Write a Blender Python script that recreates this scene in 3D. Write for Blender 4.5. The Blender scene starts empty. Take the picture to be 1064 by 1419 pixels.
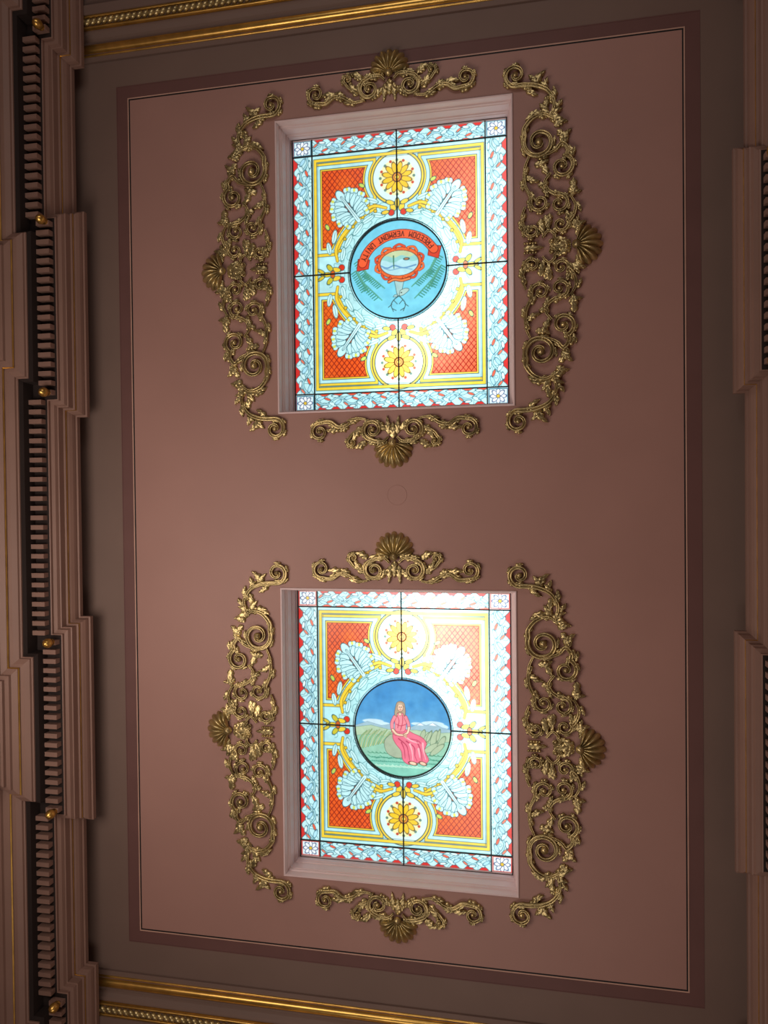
import bpy, math, numpy as np
from mathutils import Matrix, Vector
SC=0.7; H=8.6          # metres per modelling unit, ceiling height
TH=math.radians(11.81)
def W(p):              # ceiling-local (u right, v up, z = drop below the ceiling) -> world
    return (-SC*p[0], SC*p[1], H-SC*p[2])
scene=bpy.context.scene
scene.view_settings.view_transform='Standard'
scene.view_settings.look='None'
def s2l(c):
    c=np.asarray(c,dtype=float)
    return np.where(c<=0.04045,c/12.92,((c+0.055)/1.055)**2.4)
# ---------------------------------------------------------------- materials
def mat(name,col,rough=0.6,metal=0.0,noise=0.12,scale=3.0,bump=0.0,bscale=40,spec=0.3):
    m=bpy.data.materials.new(name); m.use_nodes=True
    nt=m.node_tree; b=nt.nodes['Principled BSDF']
    tc=nt.nodes.new('ShaderNodeTexCoord'); n=nt.nodes.new('ShaderNodeTexNoise')
    n.inputs['Scale'].default_value=scale; n.inputs['Detail'].default_value=4
    nt.links.new(tc.outputs['Object'],n.inputs['Vector'])
    r=nt.nodes.new('ShaderNodeValToRGB')
    c=np.array(col[:3])
    r.color_ramp.elements[0].position=.3; r.color_ramp.elements[1].position=.7
    r.color_ramp.elements[0].color=(*(c*(1-noise)),1); r.color_ramp.elements[1].color=(*np.minimum(c*(1+noise),1),1)
    nt.links.new(n.outputs['Fac'],r.inputs['Fac'])
    nt.links.new(r.outputs['Color'],b.inputs['Base Color'])
    b.inputs['Roughness'].default_value=rough; b.inputs['Metallic'].default_value=metal
    b.inputs['Specular IOR Level'].default_value=spec
    if bump>0:
        n2=nt.nodes.new('ShaderNodeTexNoise'); n2.inputs['Scale'].default_value=bscale
        nt.links.new(tc.outputs['Object'],n2.inputs['Vector'])
        bp=nt.nodes.new('ShaderNodeBump'); bp.inputs['Strength'].default_value=bump; bp.inputs['Distance'].default_value=.01
        nt.links.new(n2.outputs['Fac'],bp.inputs['Height']); nt.links.new(bp.outputs['Normal'],b.inputs['Normal'])
    return m
M_panel=mat('salmon_ceiling_paint',(.36,.198,.163),.52,noise=.04,scale=1.2,bump=.05,bscale=60)
M_outer=mat('taupe_ceiling_paint',(.175,.115,.092),.6,noise=.05,scale=1.5)
M_band=mat('maroon_band_paint',(.14,.066,.058),.6,noise=.05)
M_black=mat('black_line_paint',(.012,.01,.01),.6)
M_pale=mat('pale_line_paint',(.5,.3,.23),.5)
M_corn=mat('cornice_plaster_paint',(.235,.137,.105),.5,noise=.06,scale=2)
M_dark=mat('dentil_gap_shade',(.02,.012,.01),.8)  # shade between the dentils, put into a near-black colour
M_frame=mat('pink_frame_paint',(.72,.55,.54),.4,noise=.04)
M_gold=mat('aged_gilding',(.50,.39,.18),.35,metal=.8,noise=.35,scale=9,bump=.25,bscale=25,spec=.5)
M_gold2=mat('bright_gilding',(.66,.40,.10),.3,metal=.9,noise=.2,scale=8,spec=.5)
M_lead=mat('lead_came',(.03,.035,.035),.5,metal=.3)
M_wall=mat('wall_paint',(.32,.2,.16),.7)
M_floor=mat('carpet_floor',(.16,.06,.05),.9,scale=20)
# ---------------------------------------------------------------- mesh builder
class MB:
    def __init__(s): s.v=[];s.f=[];s.m=[];s.sm=[]
    def add(s,v,f,m=0,smooth=False):
        o=len(s.v); s.v+= [tuple(p) for p in v]
        for q in f: s.f.append(tuple(i+o for i in q)); s.m.append(m); s.sm.append(smooth)
    def box(s,a,b,m=0):
        x0,y0,z0=a;x1,y1,z1=b
        v=[(x0,y0,z0),(x1,y0,z0),(x1,y1,z0),(x0,y1,z0),(x0,y0,z1),(x1,y0,z1),(x1,y1,z1),(x0,y1,z1)]
        s.add(v,[(0,3,2,1),(4,5,6,7),(0,1,5,4),(1,2,6,5),(2,3,7,6),(3,0,4,7)],m)
    def obj(s,name,mats,parent=None):
        me=bpy.data.meshes.new(name)
        me.from_pydata([W(p) for p in s.v],[],s.f)
        for m in mats: me.materials.append(m)
        me.polygons.foreach_set('material_index',s.m); me.polygons.foreach_set('use_smooth',s.sm)
        me.update()
        o=bpy.data.objects.new(name,me); scene.collection.objects.link(o)
        if parent: o.parent=parent
        return o
def empty(name):
    e=bpy.data.objects.new(name,None); scene.collection.objects.link(e); return e
# ---------------------------------------------------------------- dims
PU0,PU1,PV0,PV1=-5.735,1.712,-6.13,5.74
BW=.175
WL,WR=-7.15,3.07
WIN=[(-1.955,3.19),(-1.955,-3.155)]
HW,HH=1.575,1.965
GW,GH=1.50,1.915
GZ=-.46
VC=-.225
us=[-7.4,PU0-BW,PU0,-1.955-HW,-1.955+HW,PU1,PU1+BW,3.4]
vs=[-9.6,PV0-BW,PV0,WIN[1][1]-HH,WIN[1][1]+HH,WIN[0][1]-HH,WIN[0][1]+HH,PV1,PV1+BW,9.6]
mb=MB()
for i in range(len(us)-1):
    for j in range(len(vs)-1):
        cu=(us[i]+us[i+1])/2; cv=(vs[j]+vs[j+1])/2
        if any(abs(cu-w[0])<HW and abs(cv-w[1])<HH for w in WIN): continue
        if PU0<cu<PU1 and PV0<cv<PV1: m=0
        elif PU0-BW<cu<PU1+BW and PV0-BW<cv<PV1+BW: m=1
        else: m=2
        mb.add([(us[i],vs[j],0),(us[i+1],vs[j],0),(us[i+1],vs[j+1],0),(us[i],vs[j+1],0)],[(0,1,2,3)],m)
mb.obj('ceiling',[M_panel,M_band,M_outer])
def frame_rect(mb,u0,u1,v0,v1,w,z0,z1,m=0):
    mb.box((u0,v0,z0),(u0+w,v1,z1),m); mb.box((u1-w,v0,z0),(u1,v1,z1),m)
    mb.box((u0+w,v0,z0),(u1-w,v0+w,z1),m); mb.box((u0+w,v1-w,z0),(u1-w,v1,z1),m)
mb=MB()
frame_rect(mb,PU0,PU1,PV0,PV1,.016,0,.006,1)
frame_rect(mb,PU0+.016,PU1-.016,PV0+.016,PV1-.016,.017,0,.004,0)
frame_rect(mb,PU0-BW,PU1+BW,PV0-BW,PV1+BW,.012,0,.004,2)
mb.obj('trim_1',[M_black,M_pale,M_band])
# access disc
mb=MB(); n=48; c=(-1.913,.08)
ring=[]
for r,z in ((.135,0),(.133,.004),(.128,.004),(.126,.002),(.0,.002)):
    ring.append([(c[0]+r*math.cos(2*math.pi*k/n),c[1]+r*math.sin(2*math.pi*k/n),z) for k in range(n)])
v=[p for r in ring for p in r]; f=[]
for a in range(len(ring)-1):
    for k in range(n): f.append((a*n+k,a*n+(k+1)%n,(a+1)*n+(k+1)%n,(a+1)*n+k))
mb.add(v,f,0); mb.obj('ceiling_access_cover',[M_panel])
# ---------------------------------------------------------------- cornices
PIL=[(-9.6,-7.25),(-3.67,-2.33),(1.98,3.31),(6.84,9.6)]
def path(J):
    pts=[];nr=[]
    pts.append((J,-9.6));nr.append((1,0))
    a,b=PIL[0]; pts.append((J,b));nr.append((1,1)); pts.append((0,b));nr.append((1,1))
    for a,b in PIL[1:3]:
        pts.append((0,a));nr.append((1,-1));pts.append((J,a));nr.append((1,-1))
        pts.append((J,b));nr.append((1,1));pts.append((0,b));nr.append((1,1))
    a,b=PIL[3]
    pts.append((0,a));nr.append((1,-1));pts.append((J,a));nr.append((1,-1))
    pts.append((J,9.6));nr.append((1,0))
    return pts,nr
def sweep(mb,prof,J,side,m=0):
    pts,nr=path(J); n=len(pts); v=[]
    for (o,d) in prof:
        for (w,vv),(nx,ny) in zip(pts,nr):
            ww=w+o*nx
            u=WL+ww if side<0 else WR-ww
            v.append((u,vv+o*ny,d))
    f=[]
    for a in range(len(prof)-1):
        for k in range(n-1):
            q=(a*n+k,a*n+k+1,(a+1)*n+k+1,(a+1)*n+k)
            f.append(q if side<0 else q[::-1])
    mb.add(v,f,m)
PROF=[(.42,0),(.46,.10),(.60,.18),(.74,.25),(.76,.27),(.76,.335),(.735,.34),(.735,.36),(.725,.40),(.70,.44),(.68,.46),(.68,.50),(.655,.505),(.65,.60),(.635,.605),(.62,.65),(.57,.66),(.57,.70),(.555,.705)]
PROF2=[(.30,.94),(.30,.96),(.285,.97),(.28,1.0),(.22,1.04),(.17,1.05),(.165,1.09),(.09,1.12),(.085,1.16),(.03,1.17),(.03,1.22),(0,1.23)]
for side,J,nm in ((-1,.155,'cornice_left'),(1,.13,'cornice_right')):
    e=empty(nm)
    mb=MB(); sweep(mb,PROF,J,side); sweep(mb,PROF2,J,side); mb.obj('crown_moulding',[M_corn],e)
    U=lambda w: (WL+w) if side<0 else (WR-w)
    mb=MB()
    segs=[]
    prev=None
    for i,(a,b) in enumerate(PIL):
        segs.append((a-.53 if i>0 else a,b+.53 if i<3 else b,J))
        if prev is not None: segs.append((prev+.53,a-.53,0))
        prev=b
    for a,b,j in segs:
        L=b-a; n=max(1,int(round(L/.128))); p=L/n
        for k in range(n):
            c=a+(k+.5)*p
            u0,u1=U(.34+j),U(.53+j)
            mb.box((min(u0,u1),c-.031,.70),(max(u0,u1),c+.031,.80))
    mb.obj('dentils',[M_corn],e)
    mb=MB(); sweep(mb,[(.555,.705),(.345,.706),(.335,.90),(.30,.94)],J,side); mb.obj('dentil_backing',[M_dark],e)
    mb=MB()
    for i,(a,b) in enumerate(PIL):
        for q,ok in ((a-.48,i>0),(b+.48,i<3)):
            if not ok: continue
            cu=U(.48+J)
            v=[];f=[];nn=14
            prof=[(0,.785),(.035,.79),(.045,.81),(.03,.825),(.055,.85),(.065,.89),(.055,.93),(.03,.96),(0,.97)]
            for r,z in prof:
                for k in range(nn): v.append((cu+r*math.cos(2*math.pi*k/nn),q+r*math.sin(2*math.pi*k/nn),z))
            for a2 in range(len(prof)-1):
                for k in range(nn): f.append((a2*nn+k,a2*nn+(k+1)%nn,(a2+1)*nn+(k+1)%nn,(a2+1)*nn+k))
            mb.add(v,f,0,True)
    mb.obj('gilt_drops',[M_gold2],e)
    mb=MB(); sweep(mb,[(.68,.465),(.686,.475),(.68,.485)],J,side)
    sweep(mb,[(.165,1.055),(.178,1.07),(.165,1.085)],J,side)
    mb.obj('gilt_fillet',[M_gold2],e)
    mb=MB(); sweep(mb,[(0,1.23),(0,12.3)],J,side); mb.obj('wall_left' if side<0 else 'wall_right',[M_wall])
mb=MB(); mb.add([(-7.4,9.6,-.9),(3.4,9.6,-.9),(3.4,9.6,12.3),(-7.4,9.6,12.3)],[(0,1,2,3)]); mb.obj('wall_front',[M_wall])
mb=MB(); mb.add([(-7.4,-9.6,-.9),(3.4,-9.6,-.9),(3.4,-9.6,12.3),(-7.4,-9.6,12.3)],[(3,2,1,0)]); mb.obj('wall_back',[M_wall])
mb=MB(); mb.add([(-7.4,-9.6,12.3),(3.4,-9.6,12.3),(3.4,9.6,12.3),(-7.4,9.6,12.3)],[(0,1,2,3)]); mb.obj('floor',[M_floor])
# ---------------------------------------------------------------- transverse beams
for sgn in (1,-1):
    V=lambda v: v if sgn>0 else 2*VC-v
    e=empty('ceiling_beam')
    def ext(mb,prof,m=0,smooth=False):
        v=[];f=[]
        for vv,z in prof: v.append((-7.1,V(vv),z)); v.append((3.05,V(vv),z))
        for k in range(len(prof)-1):
            f.append((2*k,2*k+1,2*k+3,2*k+2) if sgn>0 else (2*k,2*k+2,2*k+3,2*k+1))
        mb.add(v,f,m,smooth)
    mb=MB(); ext(mb,[(6.30,0),(6.30,.03),(6.37,.035),(6.37,.05),(6.56,.06),(6.58,.09),(6.62,.13),(6.66,.15),(6.68,.15),(6.68,.19),(6.82,.2),(6.83,.25),(6.95,.26),(6.95,.20),(9.6,.20)]); mb.obj('beam_body',[M_outer],e)
    mb=MB()
    ext(mb,[(6.40,.05)]+[(6.46-.06*math.cos(t),.05+.06*math.sin(t)) for t in np.linspace(.2,math.pi-.2,9)]+[(6.52,.05)],0,True)
    ext(mb,[(6.365,.035),(6.37,.052),(6.385,.056),(6.39,.04)],0,True)
    ext(mb,[(6.665,.15),(6.665,.205),(6.685,.215),(6.69,.19)],0,True)
    ext(mb,[(6.80,.2),(6.805,.225),(6.825,.235),(6.83,.2)],0,True)
    mb.obj('gilt_rods',[M_gold2],e)
    mb=MB()
    k=-7.0
    while k<3.0:
        v=[];f=[];nn=8;nr=5
        for a in range(nr+1):
            ph=math.pi*a/nr
            for b in range(nn):
                t=2*math.pi*b/nn
                x=.045*math.cos(ph); y=.052*math.sin(ph)*math.cos(t); z=.04*math.sin(ph)*math.sin(t)
                x+=y*.5
                v.append((k+x,V(6.745+y),.21+z))
        for a in range(nr):
            for b in range(nn): f.append((a*nn+b,a*nn+(b+1)%nn,(a+1)*nn+(b+1)%nn,(a+1)*nn+b))
        mb.add(v,f,0,True); k+=.088
    mb.obj('gilt_rope',[M_gold],e)
# ---------------------------------------------------------------- gilded ornament
def catmull(P,n=8):
    P=np.array(P,float); P=np.vstack([2*P[0]-P[1],P,2*P[-1]-P[-2]]); out=[]
    for i in range(1,len(P)-2):
        for t in np.linspace(0,1,n,endpoint=False):
            a,b,c,d=P[i-1],P[i],P[i+1],P[i+2]
            out.append(.5*((2*b)+(-a+c)*t+(2*a-5*b+4*c-d)*t*t+(-a+3*b-3*c+d)*t**3))
    out.append(P[-2]); return np.array(out)
class Orn:
    def __init__(s): s.mb=MB(); s.T=[(0,0,1,1,0)]
    def put(s,v,f):
        for (cx,cy,sx,sy,z) in s.T:
            vv=[(cx+sx*p[0],cy+sy*p[1],p[2]) for p in v]
            ff=f if sx*sy>0 else [q[::-1] for q in f]
            s.mb.add(vv,ff,0,True)
    def tube(s,P,R,z0=.02,hf=1.0,n=7):
        P=np.array(P); N=len(P)
        T=np.gradient(P,axis=0); T/=np.maximum(np.linalg.norm(T,axis=1,keepdims=True),1e-9)
        v=[]
        for i in range(N):
            nx,ny=-T[i,1],T[i,0]
            for k in range(n):
                a=2*math.pi*k/n
                v.append((P[i,0]+nx*R[i]*math.cos(a),P[i,1]+ny*R[i]*math.cos(a),max(.001,z0+R[i]*hf*math.sin(a))))
        f=[]
        for i in range(N-1):
            for k in range(n): f.append((i*n+k,(i+1)*n+k,(i+1)*n+(k+1)%n,i*n+(k+1)%n))
        s.put(v,f)
    def ball(s,x,y,r,z0=.03,h=1.0):
        v=[];f=[];nn=10;nr=5
        for a in range(nr+1):
            ph=math.pi*a/nr
            for b in range(nn):
                t=2*math.pi*b/nn; v.append((x+r*math.sin(ph)*math.cos(t),y+r*math.sin(ph)*math.sin(t),max(.001,z0+h*r*math.cos(ph))))
        for a in range(nr):
            for b in range(nn): f.append((a*nn+b,a*nn+(b+1)%nn,(a+1)*nn+(b+1)%nn,(a+1)*nn+b))
        s.put(v,f)
    def scroll(s,lead,c,R,a0,dr,turns=1.5,r=.03,r0=.014,leaves=True):
        a0=math.radians(a0); r=r*1.02; turns=turns*.88
        st=(c[0]+R*math.cos(a0),c[1]+R*math.sin(a0))
        A=catmull(list(lead)+[st]) if len(lead) else np.array([st])
        m=int(26*turns); sp=[]
        for k in range(1,m+1):
            t=k/m; a=a0+dr*t*turns*2*math.pi; rr=R*(1-t)**.85*.8+R*.2
            sp.append((c[0]+rr*math.cos(a),c[1]+rr*math.sin(a)))
        P=np.vstack([A,np.array(sp)])
        N=len(P); t=np.linspace(0,1,N)
        Rr=r0+(r-r0)*np.sin(np.clip(t*1.9,0,1)*math.pi/2); Rr=Rr*(1-.5*np.clip((t-.45)/.55,0,1))
        TT=np.gradient(P,axis=0); TT/=np.maximum(np.linalg.norm(TT,axis=1,keepdims=True),1e-9)
        Nn=np.stack([-TT[:,1],TT[:,0]],1)
        s.tube(P,Rr*.9,z0=.024,hf=.9)
        s.tube(P+Nn*(Rr*.6)[:,None],Rr*.45,z0=.024+r*.85,hf=1.0,n=6)
        s.tube(P-Nn*(Rr*.6)[:,None],Rr*.45,z0=.024+r*.85,hf=1.0,n=6)
        s.ball(c[0],c[1],max(.026,R*.26),.05)
        if leaves and len(A)>6:
            TT=np.gradient(A,axis=0)
            for q,sd in ((.2,1),(.42,-1),(.66,1),(.9,-1)):
                i=int(q*(len(A)-1)); ang=math.degrees(math.atan2(TT[i,1],TT[i,0]))
                s.leaf(A[i,0],A[i,1],ang+sd*38,.15,.036,sd*-.6,2)
        for q in (.06,.2,.34):
            a=a0+dr*q*turns*2*math.pi; rr=R*(1-q)**.85*.8+R*.2
            s.leaf(c[0]+rr*math.cos(a),c[1]+rr*math.sin(a),math.degrees(a)+dr*58,R*.6+.03,.03,dr*.7,2)
    def leaf(s,x,y,ang,L,w,bend=.4,lob=3,z0=.02,h=.055):
        n=4+lob*4; a=math.radians(ang); v=[];f=[]
        px,py=x,y
        for i in range(n+1):
            t=i/n; aa=a+bend*t*1.6
            if i>0: px+=L/n*math.cos(aa); py+=L/n*math.sin(aa)
            ww=w*(math.sin(math.pi*min(1,(t*.93+.07))**.75)+.05)*(.6+.6*abs(math.sin(lob*math.pi*t)))
            nx,ny=-math.sin(aa),math.cos(aa); hh=h*(.55+.6*math.sin(math.pi*t))
            for q,zz in ((-1,0),(-.55,.95),(0,.4),(.55,.95),(1,0)):
                v.append((px+nx*ww*q,py+ny*ww*q,hh*zz+ .004))
        for i in range(n):
            for k in range(4): f.append((i*5+k,(i+1)*5+k,(i+1)*5+k+1,i*5+k+1))
        s.put(v,f)
    def shell(s,x,y,ang,R,h=.11,ribs=9,half=82):
        a=math.radians(ang); na=ribs*6; nr=9; v=[];f=[]
        for i in range(na+1):
            q=-1+2*i/na; ph=math.radians(half*q)
            rib=abs(math.sin(math.pi*ribs*i/na))**.6
            RR=R*(1-.22*q*q)*(.88+.14*rib)
            for j in range(nr+1):
                t=j/nr; r=RR*(.05+.95*t)
                z=h*(math.sin(math.pi*(.12+.84*t))**.8)*(.3+.7*rib)
                if j==nr: z=.0
                dx=r*math.cos(ph); dy=r*math.sin(ph)*(1.0-.25*t+.25)
                v.append((x+dx*math.cos(a)-dy*math.sin(a),y+dx*math.sin(a)+dy*math.cos(a),z+.003))
        for i in range(na):
            for j in range(nr): f.append((i*(nr+1)+j,i*(nr+1)+j+1,(i+1)*(nr+1)+j+1,(i+1)*(nr+1)+j))
        s.put(v,f)
def ornament(cx,cy):
    o=Orn()
    o.T=[(cx,cy,sx,sy,0) for sx in (1,-1) for sy in (1,-1)]
    o.scroll([(2.06,1.60),(2.11,1.80),(2.02,1.96),(1.88,2.03),(1.75,2.05)],(1.63,2.19),.14,-90,-1,1.45,.032)
    o.leaf(1.86,2.03,75,.24,.05,-.5,3); o.leaf(1.95,2.0,35,.16,.04,.5,2); o.leaf(2.08,1.85,50,.17,.045,.7,3); o.leaf(1.78,2.03,-70,.18,.04,.6,2)
    o.leaf(1.90,2.02,100,.2,.045,.5,3); o.leaf(2.1,1.75,0,.15,.04,.8,2); o.leaf(2.04,1.9,-120,.2,.04,.5,3)
    o.leaf(2.05,1.62,60,.2,.05,-.6,3); o.leaf(2.03,1.62,100,.22,.05,.4,3); o.leaf(2.05,1.6,20,.2,.05,-.7,3); o.leaf(1.98,1.66,150,.2,.05,.5,3)
    o.scroll([(2.10,1.60),(1.98,1.66),(1.84,1.62),(1.74,1.50)],(1.92,1.32),.20,155,1,1.7,.034)
    o.scroll([(1.98,1.14),(2.12,1.20),(2.20,1.28),(2.27,1.20)],(2.20,.99),.145,65,-1,1.5,.03)
    o.leaf(2.2,1.3,75,.2,.05,-.5,3); o.leaf(2.12,1.5,60,.18,.045,-.9,3); o.leaf(2.14,1.45,-20,.15,.04,-.9,2)
    o.scroll([(1.80,1.16),(1.74,1.0),(1.74,.80),(1.80,.66)],(1.92,.56),.115,160,1,1.4,.026)
    o.scroll([(2.06,.92),(1.99,.82),(2.02,.72),(2.10,.66)],(2.16,.53),.12,95,-1,1.4,.026)
    o.leaf(2.33,.84,-80,.26,.05,-.3,3); o.leaf(2.28,.72,-50,.18,.045,.7,3); o.leaf(1.86,1.06,-20,.2,.045,.7,3)
    o.leaf(1.76,.92,-60,.2,.04,.7,3); o.leaf(1.96,1.08,-80,.24,.045,.3,3); o.leaf(1.9,.78,20,.14,.035,-.6,2); o.leaf(2.28,1.12,10,.15,.04,1.0,2)
    o.scroll([(2.30,.62),(2.36,.50),(2.34,.38),(2.28,.30)],(2.18,.27),.10,40,-1,1.4,.026)
    o.scroll([(1.74,.52),(1.70,.40),(1.72,.28)],(1.82,.22),.095,150,1,1.4,.024)
    o.leaf(1.93,.36,-90,.24,.05,.3,3); o.leaf(1.98,.4,-60,.24,.045,-.4,3); o.leaf(2.04,.42,-90,.2,.045,-.2,3)
    o.scroll([(1.95,.12),(2.03,.20),(2.10,.15)],(2.07,.07),.055,60,-1,1.1,.02,leaves=False)
    o.leaf(2.3,.24,20,.17,.05,.7,3); o.leaf(2.36,.2,70,.17,.045,-.8,3); o.leaf(2.36,.13,30,.17,.045,.9,2)
    for q in range(5): o.ball(1.73+.035*q,.06,.019)
    for q in range(4): o.ball(1.98+.006*q,.62-.045*q,.018)
    o.T=[(cx,cy,sx,1,0) for sx in (1,-1)]
    o.shell(2.36,0,0,.33,.13)
    o.ball(2.37,0,.06,.06); o.leaf(2.3,0,180,.26,.06,0,3); o.leaf(2.3,.02,160,.2,.05,-.3,3); o.leaf(2.3,-.02,200,.2,.05,.3,3)
    o.leaf(1.72,0,0,.25,.045,0,3)
    o.T=[(cx,cy,sx,sy,0) for sx in (1,-1) for sy in (1,-1)]
    o.scroll([(.06,2.34),(.13,2.40),(.22,2.40)],(.27,2.24),.135,75,-1,1.6,.03)
    o.scroll([(.36,2.10),(.50,2.09),(.62,2.17),(.74,2.19),(.86,2.12)],(1.0,2.25),.12,-95,1,1.5,.028)
    o.scroll([(.42,2.22),(.54,2.28)],(.56,2.40),.065,-60,1,1.2,.022,leaves=False)
    o.leaf(.38,2.38,70,.2,.05,-.9,3); o.leaf(.42,2.2,35,.24,.05,.5,3); o.leaf(.62,2.17,60,.15,.045,-.6,3); o.leaf(.72,2.2,30,.22,.045,-.5,3)
    o.leaf(.44,2.1,-10,.2,.035,.3,2); o.leaf(.95,2.12,-20,.17,.035,.9,2); o.leaf(.1,2.25,-60,.2,.045,.5,3); o.leaf(.06,2.3,-90,.24,.04,.1,3)
    o.leaf(.12,2.4,10,.18,.04,.9,2)
    for sy in (1,-1):
        o.T=[(cx,cy,1,sy,0)]
        o.shell(0,2.42,90,.33,.12); o.ball(0,2.42,.055,.06); o.leaf(0,2.36,-90,.22,.05,0,3)
    return o.mb
for w in WIN:
    ornament(*w).obj('gilded_scroll_surround',[M_gold])
# ---------------------------------------------------------------- stained glass painting
RES=160.0
def vnoise(X,Y,f,seed):
    r=np.random.RandomState(seed); G=r.rand(64,64)
    x=X*f+100;y=Y*f+100;i=np.floor(x).astype(int);j=np.floor(y).astype(int);a=x-i;b=y-j
    a=a*a*(3-2*a);b=b*b*(3-2*b)
    g=lambda p,q:G[p%64,q%64]
    return (g(i,j)*(1-a)+g(i+1,j)*a)*(1-b)+(g(i,j+1)*(1-a)+g(i+1,j+1)*a)*b
CY=(180,232,236);YE=(240,206,56);OR=(230,86,22);RD=(208,44,40);DK=(34,72,80);WH=(232,246,242)
class CV:
    def __init__(s):
        nx=int(2*GW*RES);ny=int(2*GH*RES); s.nx,s.ny=nx,ny
        s.S,s.T=np.meshgrid(np.linspace(-GW,GW,nx),np.linspace(-GH,GH,ny))
        s.C=np.ones((ny,nx,3))*np.array(CY)/255.; s.X,s.Y=s.S,s.T; s.clip=np.ones_like(s.S,bool)
    def put(s,idx,m,col):
        m=m[:,None]; s.C[idx]=s.C[idx]*(1-m)+np.array(col)/255.*m
    def mask(s,m,col): s.put(s.clip,np.clip(m,0,1)[s.clip],col)
    def sdf(s,d,col,out=None,ow=.009):
        if out is not None: s.mask(.5-(np.abs(d)-ow)*RES,out)
        s.mask(.5-(d+ (ow if out is not None else 0))*RES,col)
    def box_idx(s,x0,x1,y0,y1): return s.clip&(s.X>x0)&(s.X<x1)&(s.Y>y0)&(s.Y<y1)
    def stroke(s,P,w,col,out=None,ow=.009,w1=None):
        P=np.array(P,float); w1=w if w1 is None else w1; mw=max(w,w1)+ow+.02
        idx=s.box_idx(P[:,0].min()-mw,P[:,0].max()+mw,P[:,1].min()-mw,P[:,1].max()+mw)
        x=s.X[idx];y=s.Y[idx]; D=np.full(x.shape,9.)
        for i in range(len(P)-1):
            a=P[i];b=P[i+1];ab=b-a;L=max(ab@ab,1e-9)
            t=np.clip(((x-a[0])*ab[0]+(y-a[1])*ab[1])/L,0,1)
            ww=w+(w1-w)*(i+t)/(len(P)-1)
            D=np.minimum(D,np.hypot(x-a[0]-t*ab[0],y-a[1]-t*ab[1])-ww)
        if out is not None: s.put(idx,np.clip(.5-(D-ow)*RES,0,1),out)
        s.put(idx,np.clip(.5-D*RES,0,1),col)
    def curve(s,P,w,col,out=None,ow=.008,w1=None): s.stroke(catmull(P,5),w,col,out,ow,w1)
    def poly(s,P,col,out=DK,ow=.007,smooth=False):
        if smooth:
            P=list(P); P=catmull(P+[P[0]],4)
        P=np.array(P,float)
        idx=s.box_idx(P[:,0].min()-.03,P[:,0].max()+.03,P[:,1].min()-.03,P[:,1].max()+.03)
        x=s.X[idx];y=s.Y[idx];ins=np.zeros(x.shape,bool);D=np.full(x.shape,9.)
        for i in range(len(P)):
            a=P[i];b=P[(i+1)%len(P)];ab=b-a;L=max(ab@ab,1e-9)
            t=np.clip(((x-a[0])*ab[0]+(y-a[1])*ab[1])/L,0,1)
            D=np.minimum(D,np.hypot(x-a[0]-t*ab[0],y-a[1]-t*ab[1]))
            c=(a[1]>y)!=(b[1]>y)
            if abs(b[1]-a[1])>1e-12: ins^=c&(x<(b[0]-a[0])*(y-a[1])/(b[1]-a[1])+a[0])
        D=np.where(ins,-D,D)
        if out is not None: s.put(idx,np.clip(.5-(D-ow)*RES,0,1),out)
        s.put(idx,np.clip(.5-(D)*RES,0,1),col)
    def ell(s,cx,cy,rx,ry,rot,col,out=DK,ow=.007):
        m=max(rx,ry)+.04; idx=s.box_idx(cx-m,cx+m,cy-m,cy+m)
        x=s.X[idx]-cx;y=s.Y[idx]-cy;a=math.radians(rot);c,sn=math.cos(a),math.sin(a)
        xx=(x*c+y*sn)/rx;yy=(-x*sn+y*c)/ry;r=np.hypot(xx,yy)
        D=(r-1)*min(rx,ry)
        if out is not None: s.put(idx,np.clip(.5-(D-ow)*RES,0,1),out)
        s.put(idx,np.clip(.5-D*RES,0,1),col)
def plume(cv,bx,by,ang,L,col,tip):
    """acanthus plume: overlapping curled lobes either side of a midrib, painted tip to base"""
    a=math.radians(ang)
    def P(l,sd): return (bx+l*math.cos(a)-sd*math.sin(a),by+l*math.sin(a)+sd*math.cos(a))
    dk=(34,84,96)
    q=P(L*.98,0); cv.ell(q[0],q[1],.10,.055,ang,col,dk,.007)
    for t,sp,ln,wd,rot in ((.86,.09,.10,.045,28),(.66,.13,.125,.052,42),(.44,.155,.135,.055,58),(.22,.145,.12,.05,76),(.04,.10,.09,.04,100)):
        for sd in (1,-1):
            c=P(L*t,sd*sp); an=ang+sd*rot
            cv.ell(c[0],c[1],ln,wd,an,col,dk,.006)
            ca,sa=math.cos(math.radians(an)),math.sin(math.radians(an))
            e=(c[0]+ln*.95*ca,c[1]+ln*.95*sa)
            for k in (-1,1):
                cv.ell(e[0]-sa*.028*k-ca*.02,e[1]+ca*.028*k-sa*.02,.034,.026,an,col,dk,.005)
            cv.ell(e[0]-.012*ca,e[1]-.012*sa,.024,.018,an,tip,None)
            cv.curve([P(L*(t-.12),sd*.01),((c[0]+P(L*t,0)[0])/2,(c[1]+P(L*t,0)[1])/2),(c[0]+ln*.5*ca,c[1]+ln*.5*sa)],.003,dk)
            cv.curve([(c[0]-.03*sa,c[1]+.03*ca),(c[0]+ln*.6*ca-.02*sa,c[1]+ln*.6*sa+.02*ca)],.0022,(90,150,160))
    cv.curve([P(-.04,0),P(L*.5,0),P(L*.95,0)],.026,(206,244,246),dk,.005,.014)
    cv.curve([P(-.02,0),P(L*.5,0),P(L*1.0,0)],.003,dk)
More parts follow.
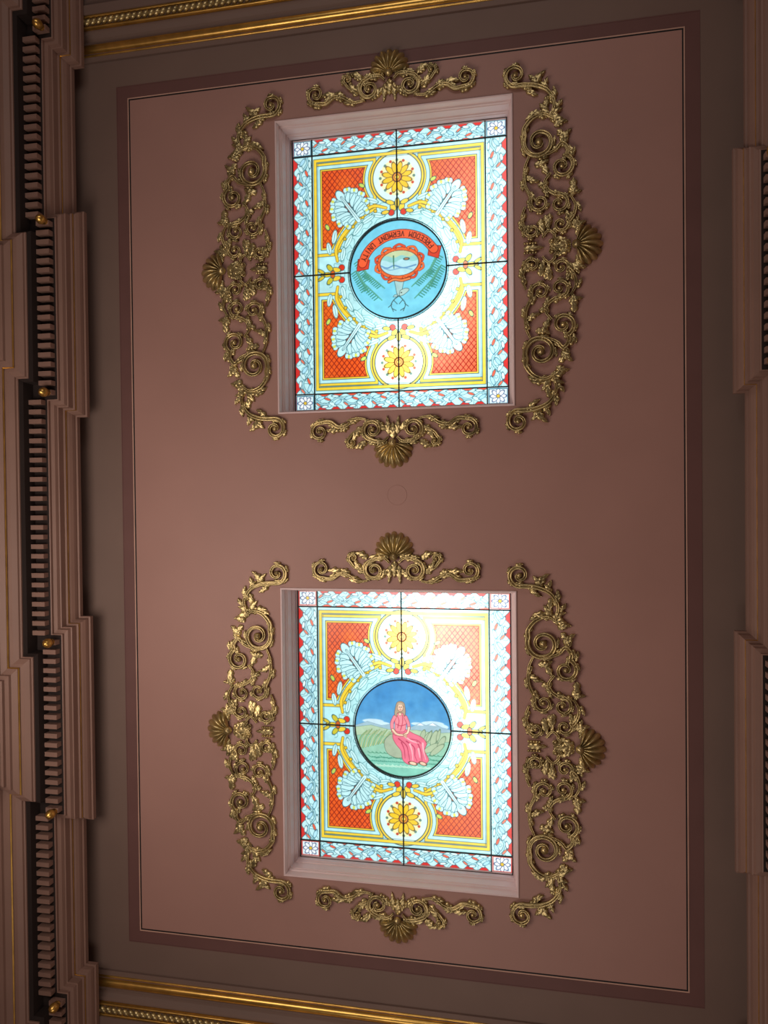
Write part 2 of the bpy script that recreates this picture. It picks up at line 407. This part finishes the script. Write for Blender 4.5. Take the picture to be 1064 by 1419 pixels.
def base_paint(kind):
    cv=CV(); S,T=cv.S,cv.T
    aS,aT=np.abs(S),np.abs(T)
    n1=vnoise(S,T,5,1); n2=vnoise(S,T,22,2)
    cv.C*= (.93+.1*n1+.04*n2)[...,None]
    def scribble(reg,f,seed,amt,col):
        cv.clip=reg; n=vnoise(S,T,f,seed)+.35*vnoise(S,T,f*2.1,seed+3)
        gy,gx=np.gradient(n); g=np.hypot(gx,gy)*RES+1e-3
        m=np.zeros_like(S)
        for lv in (.5,.85): m=np.maximum(m,np.clip(.6-(np.abs(n-lv)/g-.0045)*RES,0,1))
        cv.mask(m*amt,col)
    cv.X,cv.Y=aS,aT
    inner=(aS<1.21)&(aT<1.67)
    r=np.hypot(aS,aT); rr=np.hypot(aS,aT-1.27)
    scribble(inner&(r<1.0),9,11,.5,(60,125,130))
    cv.clip=inner
    box=np.maximum(aS-1.085,aT-1.46)
    d=np.maximum(np.maximum(box,.47-rr),1.0-r)
    d=np.maximum(d,np.maximum(.40-aS,.36-aT))
    bx=np.maximum(aS-1.17,aT-1.60)
    cv.mask(.5-(np.abs(d-.085)-.025)*RES,DK); cv.mask(.5-(np.abs(d-.085)-.0185)*RES,YE)
    cv.mask(.5-(d-.017)*RES,DK)
    cv.mask(.5-(d-.008)*RES,YE)
    cv.mask(.5-(d+.010)*RES,(90,30,20))
    cv.mask(.5-(d+.018)*RES,OR)
    p=.074
    h1=np.abs((S+T*.8)/p-np.round((S+T*.8)/p))*p; h2=np.abs((S-T*.8)/p-np.round((S-T*.8)/p))*p
    hm=np.maximum(np.clip(.6-(h1-.0066)*RES,0,1),np.clip(.6-(h2-.0066)*RES,0,1))
    cv.mask(hm*np.clip(.5-(d+.02)*RES,0,1)*.85,(120,16,6))
    cv.mask(np.clip(vnoise(S,T,4,31)*1.6-.6,0,1)*np.clip(.5-(d+.02)*RES,0,1)*.35,(244,130,30))
    # rosettes
    cv.sdf(rr-.375,YE,DK,.007); cv.sdf(rr-.338,(210,242,238),DK,.006)
    cv.sdf(rr-.25,(236,240,180),None)
    for k in range(16):
        a=2*math.pi*k/16; cv.ell(.235*math.cos(a),1.27+.235*math.sin(a),.02,.02,0,(190,60,30) if k%2 else (90,130,120),None)
    for k in range(12):
        a=360*k/12+15; cv.ell(.13*math.cos(math.radians(a)),1.27+.13*math.sin(math.radians(a)),.075,.032,a,(236,196,20),(90,60,10))
    cv.sdf(rr-.062,(226,150,20),(90,40,10)); cv.sdf(rr-.03,(250,220,60),(120,50,10),.005)
    # wreath ring
    cv.curve([(.16,.86),(.34,.90),(.52,.80),(.66,.66)],.015,YE,(120,95,20),.007,.024)
    cv.curve([(.86,.18),(.88,.34),(.80,.50),(.68,.64)],.015,YE,(120,95,20),.007,.024)
    for (x,y,a,l) in ((.27,.77,10,.09),(.42,.72,-30,.1),(.56,.60,-50,.1),(.70,.44,-60,.1),(.78,.27,-80,.09),(.36,.98,20,.09),(.55,.92,-20,.09),(.9,.52,100,.09),(.98,.36,80,.08)):
        cv.ell(x,y,l,.032,a,(200,242,244),(60,120,122),.005)
        a2=math.radians(a); cv.stroke([(x-l*.8*math.cos(a2),y-l*.8*math.sin(a2)),(x+l*.7*math.cos(a2),y+l*.7*math.sin(a2))],.003,(60,120,120))
    for (x,y) in ((.31,.83),(.49,.76),(.63,.64),(.75,.48),(.82,.32)): cv.ell(x,y,.02,.02,0,(230,190,40),(60,80,40))
    plume(cv,.57,.75,54,.40,(190,236,240),(214,220,90))
    cv.ell(1.0,.66,.04,.022,60,(190,215,90)); cv.ell(.50,1.2,.04,.022,30,(190,215,90))
    # palmettes
    cv.ell(.06,.86,.05,.035,60,YE); cv.ell(.085,.79,.04,.04,0,(215,50,25)); cv.ell(.1,.93,.055,.028,20,YE); cv.ell(.0,.92,.03,.06,0,(215,190,60))
    cv.ell(.17,.80,.05,.025,-10,(235,200,60))
    cv.ell(.80,.085,.04,.04,0,(215,50,25)); cv.ell(.88,.06,.06,.03,10,YE); cv.ell(.97,.09,.055,.03,50,(200,190,50)); cv.ell(1.02,.0,.08,.03,0,(225,195,40)); cv.ell(.93,.0,.03,.05,0,(200,90,30)); cv.ell(1.10,.05,.05,.02,30,(215,190,50))
    # rectangular straps
    cv.mask(.5-(np.abs(bx+.0)-.026)*RES,DK); cv.mask(.5-(np.abs(bx)-.019)*RES,YE)
    cv.mask((.5-(np.abs(bx+.04)-.003)*RES)*.8,DK)
    # ---- borders
    for ax in (0,1):
        if ax==0: a=(aS-1.21); b=T; reg=(aS>=1.21)&(aT<1.67); n=8; L=3.34; wd=GW-1.21
        else: a=(aT-1.67); b=S; reg=(aT>=1.67)&(aS<1.21); n=6; L=2.42; wd=GH-1.67
        cell=L/n; bb=(b+L/2)/cell; bb=(bb-np.floor(bb))*cell
        cv.X=bb/cell*.42; cv.Y=a/wd*.28; cv.clip=reg
        cv.mask(np.ones_like(S),(190,236,240))
        scribble(reg,9,21+ax,.55,(60,120,130)); cv.clip=reg
        ph=cv.X/.42*2*math.pi
        wave=.232+.034*np.cos(ph*2)
        cv.sdf(wave-cv.Y,RD,DK,.005)
        if ax==1: cv.sdf(cv.Y-.022-.018*np.cos(ph*2+2),(226,80,50),DK,.005)
        cv.curve([(0,.08),(.08,.15),(.17,.17),(.25,.12),(.33,.07),(.42,.08)],.010,(165,220,232),DK,.005)
        for (x,y,l,w,an,c) in ((.09,.07,.06,.022,-20,(176,228,242)),(.19,.085,.045,.016,20,(232,96,66)),(.27,.17,.06,.024,30,(208,243,246)),(.35,.14,.055,.022,-35,(168,222,242)),(.15,.205,.045,.017,-10,(224,246,246)),(.31,.04,.05,.016,5,(208,242,242)),(.05,.17,.04,.013,40,(236,120,90))):
            cv.ell(x,y,l,w,an,c,(36,90,108),.005)
    # corner squares
    cv.X,cv.Y=aS,aT; cv.clip=(aS>=1.21)&(aT>=1.67)
    cv.mask(np.ones_like(S),(214,236,240))
    cx,cy=1.355,1.79
    for k in range(8):
        a=45*k; cv.ell(cx+.06*math.cos(math.radians(a)),cy+.055*math.sin(math.radians(a)),.042,.022,a,(236,246,248),(40,60,110))
    cv.ell(cx,cy,.022,.022,0,(225,190,60),(40,60,110))
    e=np.maximum(np.abs(aS-cx)-.125,np.abs(aT-cy)-.10); cv.mask(.5-(np.abs(e)-.008)*RES,(60,120,140) if kind==0 else (200,80,70))
    cv.clip=np.ones_like(S,bool)
    e=np.maximum(aS-GW,aT-GH); cv.mask(.5-(-e-.014)*RES,(190,40,40))
    cv.X,cv.Y=S,T
    return cv
FONT={'F':[[(0,0),(0,2),(1,2)],[(0,1),(.8,1)]],'R':[[(0,0),(0,2),(1,2),(1,1),(0,1),(1,0)]],'E':[[(1,0),(0,0),(0,2),(1,2)],[(0,1),(.8,1)]],
'D':[[(0,0),(0,2),(.7,2),(1,1.5),(1,.5),(.7,0),(0,0)]],'O':[[(0,0),(0,2),(1,2),(1,0),(0,0)]],'M':[[(0,0),(0,2),(.5,1),(1,2),(1,0)]],'V':[[(0,2),(.5,0),(1,2)]],
'N':[[(0,0),(0,2),(1,0),(1,2)]],'T':[[(.5,0),(.5,2)],[(0,2),(1,2)]],'U':[[(0,2),(0,0),(1,0),(1,2)]],'I':[[(.5,0),(.5,2)]],'Y':[[(0,2),(.5,1),(1,2)],[(.5,1),(.5,0)]],' ':[]}
def medallion_arms(cv):
    S,T=cv.S,cv.T; r=np.hypot(S,T)
    cv.clip=r<.69
    cv.mask(np.ones_like(S),(116,204,228))
    cv.mask(np.clip((-T-.1)*1.2,0,1)*.6,(140,224,242)); cv.mask(np.clip((vnoise(S,T,7,5)-.5)*1.2,0,1)*.5,(84,174,208))
    for sx in (1,-1):
        for (x0,y0,x1,y1) in ((.56,.16,.42,-.10),(.60,.02,.46,-.24),(.52,-.12,.28,-.36),(.44,-.02,.24,-.20)):
            cv.stroke([(sx*x0,y0),(sx*x1,y1)],.007,(50,95,70))
            for k in range(10):
                t=k/9; x=x0+(x1-x0)*t; y=y0+(y1-y0)*t
                cv.stroke([(sx*x,y),(sx*(x+.06),y-.04)],.0075,(60,140,122))
                cv.stroke([(sx*x,y),(sx*(x-.05),y-.045)],.0075,(84,160,138))
    # rococo shield frame: C-scrolls round a landscape
    cv.ell(.02,.09,.31,.215,0,(228,104,50),(110,30,14))
    for k in range(10):
        a=2*math.pi*(k+.5)/10; x=.02+.315*math.cos(a); y=.09+.22*math.sin(a); b=a+math.pi/2
        cv.curve([(x-.075*math.cos(b),y-.05*math.sin(b)),(x+.035*math.cos(a),y+.035*math.sin(a)),(x+.075*math.cos(b),y+.05*math.sin(b)),(x+.05*math.cos(b)-.02*math.cos(a),y+.035*math.sin(b)-.02*math.sin(a))],.014,(232,110,54) if k%2 else (216,78,44),(120,30,16),.005,.009)
    cv.ell(.02,.09,.265,.17,0,(172,218,226),(80,40,20))
    cv.clip=(r<.69)&(((S-.02)/.265)**2+((T-.09)/.17)**2<1)
    cv.mask((.5-(-(T-.12-.02*np.sin(S*22)))*RES)*.8,(140,200,196))
    cv.mask((.5-(-(T-.18-.015*np.sin(S*30)))*RES)*.9,(186,204,160))
    cv.curve([(-.25,.07),(-.15,.03),(-.05,.06),(.08,.02),(.25,.05)],.010,(100,150,190),None)
    cv.curve([(-.20,.03),(-.1,-.0),(.05,.02),(.2,-.01)],.005,(110,160,195),None)
    cv.curve([(-.06,.19),(-.06,.1),(-.055,.02)],.007,(70,130,100),(50,90,70),.003,.002)
    cv.ell(.12,.14,.03,.013,0,(176,120,80)); cv.clip=r<.69
    # ribbon with motto
    arc=[(-.50,.12),(-.45,.24),(-.34,.36),(-.16,.46),(.04,.49),(.22,.46),(.38,.38),(.50,.25)]
    cv.poly([(-.58,.02),(-.42,.04),(-.40,.16),(-.56,.18)],(206,60,38),(90,20,12)); cv.poly([(.56,.12),(.42,.17),(.44,.30),(.60,.28)],(206,60,38),(90,20,12))
    cv.curve(arc,.056,(234,92,50),(90,20,12),.008)
    C=catmull(arc,12)[::-1]; seg=np.linalg.norm(np.diff(C,axis=0),axis=1); cum=np.concatenate([[0],np.cumsum(seg)])
    txt='FREEDOM VERMONT UNITY'; L=cum[-1]-.06
    for i,ch in enumerate(txt):
        q=.03+L*(i+.5)/len(txt); x=np.interp(q,cum,C[:,0]);y=np.interp(q,cum,C[:,1])
        x2=np.interp(q+.02,cum,C[:,0]);y2=np.interp(q+.02,cum,C[:,1]); a=math.atan2(y2-y,x2-x)
        for st in FONT[ch]:
            P=[]
            for (fx,fy) in st:
                lx=(fx-.5)*.036; ly=(fy-1)*.034
                P.append((x+lx*math.cos(a)-ly*math.sin(a),y+lx*math.sin(a)+ly*math.cos(a)))
            cv.stroke(P,.0056,(60,14,10))
    # stag's head crest (upside down as seen)
    cv.poly([(-.05,-.15),(.07,-.15),(.065,-.22),(.05,-.29),(.04,-.35),(.0,-.36),(-.02,-.31),(-.03,-.25)],(160,200,200),(50,80,84),.006,True)
    cv.poly([(.03,-.29),(.09,-.265),(.14,-.27),(.145,-.295),(.07,-.35),(.02,-.355)],(170,204,198),(50,80,84),.006,True)
    cv.poly([(-.01,-.34),(-.05,-.345),(-.07,-.37),(-.02,-.37)],(160,196,196),(50,80,84),.005)
    cv.ell(.045,-.318,.010,.008,0,(30,40,40),None)
    for sx in (1,-1):
        cv.curve([(.01,-.36),(sx*.06,-.41),(sx*.10,-.48),(sx*.07,-.57)],.007,(60,90,90),None,.004,.005)
        cv.curve([(sx*.06,-.42),(sx*.015,-.47)],.005,(60,90,90)); cv.curve([(sx*.09,-.47),(sx*.14,-.51)],.005,(60,90,90)); cv.curve([(sx*.085,-.53),(sx*.03,-.56)],.005,(60,90,90))
    cv.curve([(-.13,-.16),(-.05,-.13),(.05,-.15),(.16,-.13)],.014,(226,130,76),(90,30,10))
    cv.clip=np.ones_like(S,bool)
def medallion_lady(cv):
    S,T=cv.S,cv.T; r=np.hypot(S,T)
    cv.clip=r<.69
    cv.mask(np.ones_like(S),(78,154,208))
    cv.mask(np.clip(vnoise(S,T,9,9)*1.4-.4,0,1)*.5,(44,118,182)); cv.mask(np.clip(.5-T*1.5,0,1)*.6,(165,216,232))
    for x,y,a,b in ((.42,.08,.16,.035),(.30,.05,.12,.03),(.52,.04,.12,.04),(-.42,.08,.15,.03),(-.3,.05,.12,.025),(.2,.07,.08,.02)): cv.ell(x,y,a,b,0,(196,226,238),None)
    cv.poly([(-.7,.0),(-.5,.07),(-.3,.02),(-.1,.06),(.1,.01),(.25,.08),(.33,.05),(.42,.09),(.55,.03),(.7,.0),(.7,-.3),(-.7,-.3)],(156,190,204),(90,125,145),.003)
    cv.poly([(.20,.05),(.25,.08),(.30,.05)],(236,244,248),None); cv.poly([(.37,.06),(.42,.09),(.48,.05)],(236,244,248),None)
    cv.poly([(-.7,-.02),(-.45,.02),(-.2,-.03),(.2,-.02),(.45,-.05),(.7,-.03),(.7,-.5),(-.7,-.5)],(176,204,172),(90,130,100),.003,False)
    cv.poly([(-.7,-.14),(-.4,-.10),(-.1,-.16),(.3,-.2),(.7,-.16),(.7,-.7),(-.7,-.7)],(148,202,176),(70,120,100),.003)
    for k in range(17):
        x=-.64+.036*k; cv.curve([(x,-.32+.01*k),(x+.04,-.16),(x+.13,-.06+.012*(k%3))],.008,(200,212,160) if k%2 else (150,184,124),(90,120,80),.003,.004)
    for (x,y,a,b,q) in ((.33,-.15,.12,.04,60),(.44,-.12,.11,.04,70),(.40,-.26,.13,.04,30),(.54,-.18,.10,.035,60),(.28,-.09,.08,.03,70),(.48,-.28,.12,.035,40),(.37,-.10,.08,.02,65),(.5,-.08,.08,.02,75)): cv.ell(x,y,a,b,q,(172,192,160),(80,105,80),.004)
    cv.mask(np.clip((-T-.32)*5,0,1)*.8,(124,202,182))
    for k in range(18):
        x=-.5+.058*k
        cv.curve([(x,-.40-.02*(k%3)),(x+.05,-.43),(x+.11,-.42)],.004,(60,140,115),None)
        cv.curve([(x,-.52-.01*(k%2)),(x+.05,-.55),(x+.12,-.53)],.006,(184,230,208),None)
        cv.curve([(x,-.35),(x+.03,-.37),(x+.08,-.36)],.004,(70,140,110),None)
        cv.curve([(x,-.47),(x+.04,-.485),(x+.1,-.475)],.004,(70,150,130),None)
    cv.poly([(-.18,-.1),(-.02,-.08),(.04,-.34),(-.06,-.42),(-.22,-.36),(-.26,-.2)],(166,182,156),(70,90,70),.005,True)
    sk=(230,116,140); dk=(150,45,70)
    cv.poly([(-.10,-.02),(.04,-.02),(.15,-.07),(.27,-.12),(.33,-.2),(.30,-.30),(.36,-.42),(.30,-.48),(.18,-.47),(.08,-.50),(-.0,-.44),(-.02,-.32),(-.10,-.22),(-.14,-.12)],sk,dk,.006,True)
    for P in ([(-.05,-.08),(.06,-.14),(.2,-.16),(.28,-.22)],[(-.06,-.15),(.05,-.24),(.08,-.36),(.1,-.46)],[(.05,-.18),(.16,-.26),(.17,-.38),(.2,-.45)],[(.2,-.18),(.25,-.3),(.27,-.44)],[(-.02,-.2),(.02,-.3),(.03,-.42)]):
        cv.curve(P,.007,(170,50,82),None,.0,.003)
    for P in ([(.0,-.1),(.12,-.17),(.22,-.2)],[(.1,-.22),(.13,-.32),(.14,-.44)],[(.22,-.28),(.24,-.4)],[(.28,-.2),(.29,-.3),(.32,-.42)]): cv.curve(P,.014,(248,178,188),None,.0,.005)
    cv.ell(.14,-.485,.05,.02,-10,(240,200,172),(90,50,40)); cv.ell(.28,-.48,.045,.02,-15,(240,200,172),(90,50,40))
    cv.poly([(-.12,.17),(-.06,.205),(.0,.205),(.05,.17),(.05,.08),(.035,-.02),(-.0,-.05),(-.10,-.04),(-.105,.05)],(236,142,154),dk,.005,True)
    for P in ([(-.08,.18),(-.05,.1),(-.07,-.0)],[(-.0,.18),(.0,.08),(-.03,-.03)],[(-.09,.05),(-.03,.03),(.04,.05)]): cv.curve(P,.005,(180,65,90),None)
    sknc=(240,206,178); so=(110,60,50)
    cv.curve([(-.11,.15),(-.15,.06),(-.14,-.04),(-.10,-.09)],.022,(236,142,154),dk,.005,.016)
    cv.curve([(-.14,-.03),(-.08,-.09),(.02,-.10)],.015,sknc,so,.005,.012)
    cv.curve([(.045,.15),(.08,.07),(.09,.0)],.022,(236,142,154),dk,.005,.016)
    cv.curve([(.09,.01),(.07,-.06),(.02,-.09)],.015,sknc,so,.005,.012)
    for k in range(4): cv.stroke([(.02,-.085-.010*k),(.055,-.09-.013*k)],.0042,sknc,so,.002)
    cv.curve([(-.035,.19),(-.035,.25)],.018,sknc,so,.004)
    cv.poly([(-.095,.29),(-.075,.35),(-.03,.37),(.02,.35),(.035,.29),(.04,.22),(.025,.17),(.005,.21),(-.07,.21),(-.085,.16),(-.11,.20)],(182,160,134),(90,70,55),.005,True)
    cv.ell(-.03,.285,.038,.052,0,sknc,so,.004)
    cv.poly([(-.075,.295),(-.062,.34),(-.03,.355),(.008,.338),(.018,.295),(-.0,.325),(-.048,.328)],(196,176,148),(110,90,70),.003,True)
    cv.ell(-.044,.288,.007,.0045,0,(60,60,80),None); cv.ell(-.015,.288,.007,.0045,0,(60,60,80),None)
    cv.stroke([(-.049,.299),(-.039,.301)],.002,(120,90,70)); cv.stroke([(-.02,.301),(-.01,.299)],.002,(120,90,70))
    cv.stroke([(-.03,.287),(-.026,.270),(-.033,.268)],.0025,(190,130,100)); cv.stroke([(-.039,.255),(-.03,.252),(-.02,.255)],.004,(200,80,80))
    cv.clip=np.ones_like(S,bool)
def glass_mat(name):
    m=bpy.data.materials.new(name); m.use_nodes=True; nt=m.node_tree; b=nt.nodes['Principled BSDF']
    at=nt.nodes.new('ShaderNodeAttribute'); at.attribute_name='glass_colour_and_glow'
    tc=nt.nodes.new('ShaderNodeTexCoord'); n=nt.nodes.new('ShaderNodeTexNoise'); n.inputs['Scale'].default_value=14; n.inputs['Detail'].default_value=5
    nt.links.new(tc.outputs['Object'],n.inputs['Vector'])
    mr=nt.nodes.new('ShaderNodeMapRange'); mr.inputs['To Min'].default_value=.85; mr.inputs['To Max'].default_value=1.32
    nt.links.new(n.outputs['Fac'],mr.inputs['Value'])
    b.inputs['Base Color'].default_value=(.02,.02,.02,1); b.inputs['Roughness'].default_value=.25
    nt.links.new(at.outputs['Color'],b.inputs['Emission Color']); nt.links.new(mr.outputs['Result'],b.inputs['Emission Strength'])  # the pane itself emits, standing in for daylight behind it
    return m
M_glass=glass_mat('glowing_painted_glass')
def ringmesh(mb,cx,cy,r0,r1,z0,z1,n=72):
    v=[];f=[]
    pr=[(r0,z0),(r0,z1),(r1,z1),(r1,z0)]
    for r,z in pr:
        for k in range(n): v.append((cx+r*math.cos(2*math.pi*k/n),cy+r*math.sin(2*math.pi*k/n),z))
    for a in range(3):
        for k in range(n): f.append((a*n+k,a*n+(k+1)%n,(a+1)*n+(k+1)%n,(a+1)*n+k))
    mb.add(v,f)
for wi,(cx,cy) in enumerate(WIN):
    e=empty('window_%d'%(wi+1))
    cv=base_paint(wi)
    (medallion_arms if wi==0 else medallion_lady)(cv)
    S,T=cv.S,cv.T
    lin=s2l(np.clip(cv.C,0,1))
    # uneven daylight painted into the glass colours as soft bright spots
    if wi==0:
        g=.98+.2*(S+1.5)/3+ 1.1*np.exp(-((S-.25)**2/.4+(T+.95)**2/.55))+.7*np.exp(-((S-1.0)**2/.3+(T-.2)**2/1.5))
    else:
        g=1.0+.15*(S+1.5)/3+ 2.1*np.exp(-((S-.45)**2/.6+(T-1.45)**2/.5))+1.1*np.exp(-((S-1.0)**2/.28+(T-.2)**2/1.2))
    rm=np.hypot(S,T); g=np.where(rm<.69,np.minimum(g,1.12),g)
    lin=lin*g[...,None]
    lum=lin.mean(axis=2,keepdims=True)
    lin=lin+ (np.clip(g-1.2,0,2)*.28)[...,None]*np.clip((lum-.12)*4,0,1)  # bright spots also bleached towards white in the colour
    nx,ny=cv.nx,cv.ny
    co=np.zeros((ny*nx,3)); co[:,0]=-SC*(cx+S.ravel()); co[:,1]=SC*(cy+T.ravel()); co[:,2]=H-SC*GZ
    I=np.arange(ny*nx).reshape(ny,nx)
    F=np.stack([I[:-1,:-1],I[:-1,1:],I[1:,1:],I[1:,:-1]],axis=-1).reshape(-1,4)
    me=bpy.data.meshes.new('painted_glass'); me.vertices.add(nx*ny); me.vertices.foreach_set('co',co.ravel().astype(np.float32))
    me.loops.add(F.size); me.loops.foreach_set('vertex_index',F.ravel().astype(np.int32))
    me.polygons.add(len(F)); me.polygons.foreach_set('loop_start',np.arange(0,F.size,4,dtype=np.int32))
    me.update(calc_edges=True)
    at=me.color_attributes.new('glass_colour_and_glow','FLOAT_COLOR','POINT')
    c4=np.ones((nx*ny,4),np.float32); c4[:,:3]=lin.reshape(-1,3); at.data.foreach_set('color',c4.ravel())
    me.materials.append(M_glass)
    o=bpy.data.objects.new('painted_glass',me); scene.collection.objects.link(o); o.parent=e
    mb=MB(); z0,z1=GZ+.004,GZ+.03
    b=.008
    for s in (1,-1):
        y0,y1=sorted((cy+s*.68,cy+s*GH)); mb.box((cx-b,y0,z0),(cx+b,y1,z1))
        x0,x1=sorted((cx+s*.68,cx+s*GW)); mb.box((x0,cy-b,z0),(x1,cy+b,z1))
        mb.box((cx+s*1.21-b,cy-GH,z0),(cx+s*1.21+b,cy+GH,z1-.004))
        mb.box((cx-GW,cy+s*1.67-b,z0),(cx+GW,cy+s*1.67+b,z1-.006))
    ringmesh(mb,cx,cy,.668,.684,z0,z1+.012); ringmesh(mb,cx,cy,.700,.706,z0,z1)
    frame_rect(mb,cx-GW,cx+GW,cy-GH,cy+GH,.012,z0,z1+.005)
    mb.obj('lead_cames',[M_lead],e)
    prof=[(-.02,0),(-.02,.012),(-.012,.02),(-.002,.02),(.004,.01),(.004,-.10),(.02,-.11),(.02,-.14),(.03,-.15),(.03,-.30),(.045,-.31),(.045,-.34),(.055,-.35),(.055,-.43),(.075,-.435),(.075,-.47)]
    v=[];f=[]
    for o_,z in prof:
        a,b2=HW-o_,HH-o_
        v+=[(cx-a,cy-b2,z),(cx+a,cy-b2,z),(cx+a,cy+b2,z),(cx-a,cy+b2,z)]
    for k in range(len(prof)-1):
        for q in range(4): f.append((k*4+q,k*4+(q+1)%4,(k+1)*4+(q+1)%4,(k+1)*4+q))
    mb=MB(); mb.add(v,f); mb.obj('well_frame',[M_frame],e)
# ---------------------------------------------------------------- lights
def area(name,loc,tgt,sx,sy,power,col):
    L=bpy.data.lights.new(name,'AREA'); L.shape='RECTANGLE'; L.size=sx*SC; L.size_y=sy*SC; L.energy=power; L.color=col
    o=bpy.data.objects.new(name,L); scene.collection.objects.link(o)
    a=Vector(W(loc)); b=Vector(W(tgt)); o.location=a
    o.rotation_euler=(b-a).to_track_quat('-Z','Y').to_euler()
    return o
area('daylight_window_left',(-6.4,-1.8,5.5),(-3,-.8,0),3,7,205,(1.0,.87,.78))
area('fill_light_end',(-1.5,-8.5,7.5),(-2,0,0),4,3,65,(1.0,.88,.8))  # added fill lamp for ambient in the closed room
area('fill_light_far',(-2,8.5,7.5),(-2,1,0),4,3,60,(.98,.9,.86))  # second added fill, from the opposite end; no window modelled
w=bpy.data.worlds.new('World'); scene.world=w; w.use_nodes=True
w.node_tree.nodes['Background'].inputs[0].default_value=(.5,.45,.42,1); w.node_tree.nodes['Background'].inputs[1].default_value=.3
# ---------------------------------------------------------------- camera
cam=bpy.data.cameras.new('camera'); co=bpy.data.objects.new('camera',cam); scene.collection.objects.link(co)
cam.lens=36*1065/1419; cam.sensor_width=36; cam.sensor_fit='AUTO'
R=Matrix.Rotation(TH,4,'Y')@Matrix.Rotation(-.014,4,'X')@Matrix.Rotation(-.0105,4,'Z')
co.matrix_world=Matrix.Translation(Vector(W((0,0,10))))@Matrix.Rotation(math.pi,4,'Y')@R
scene.camera=co
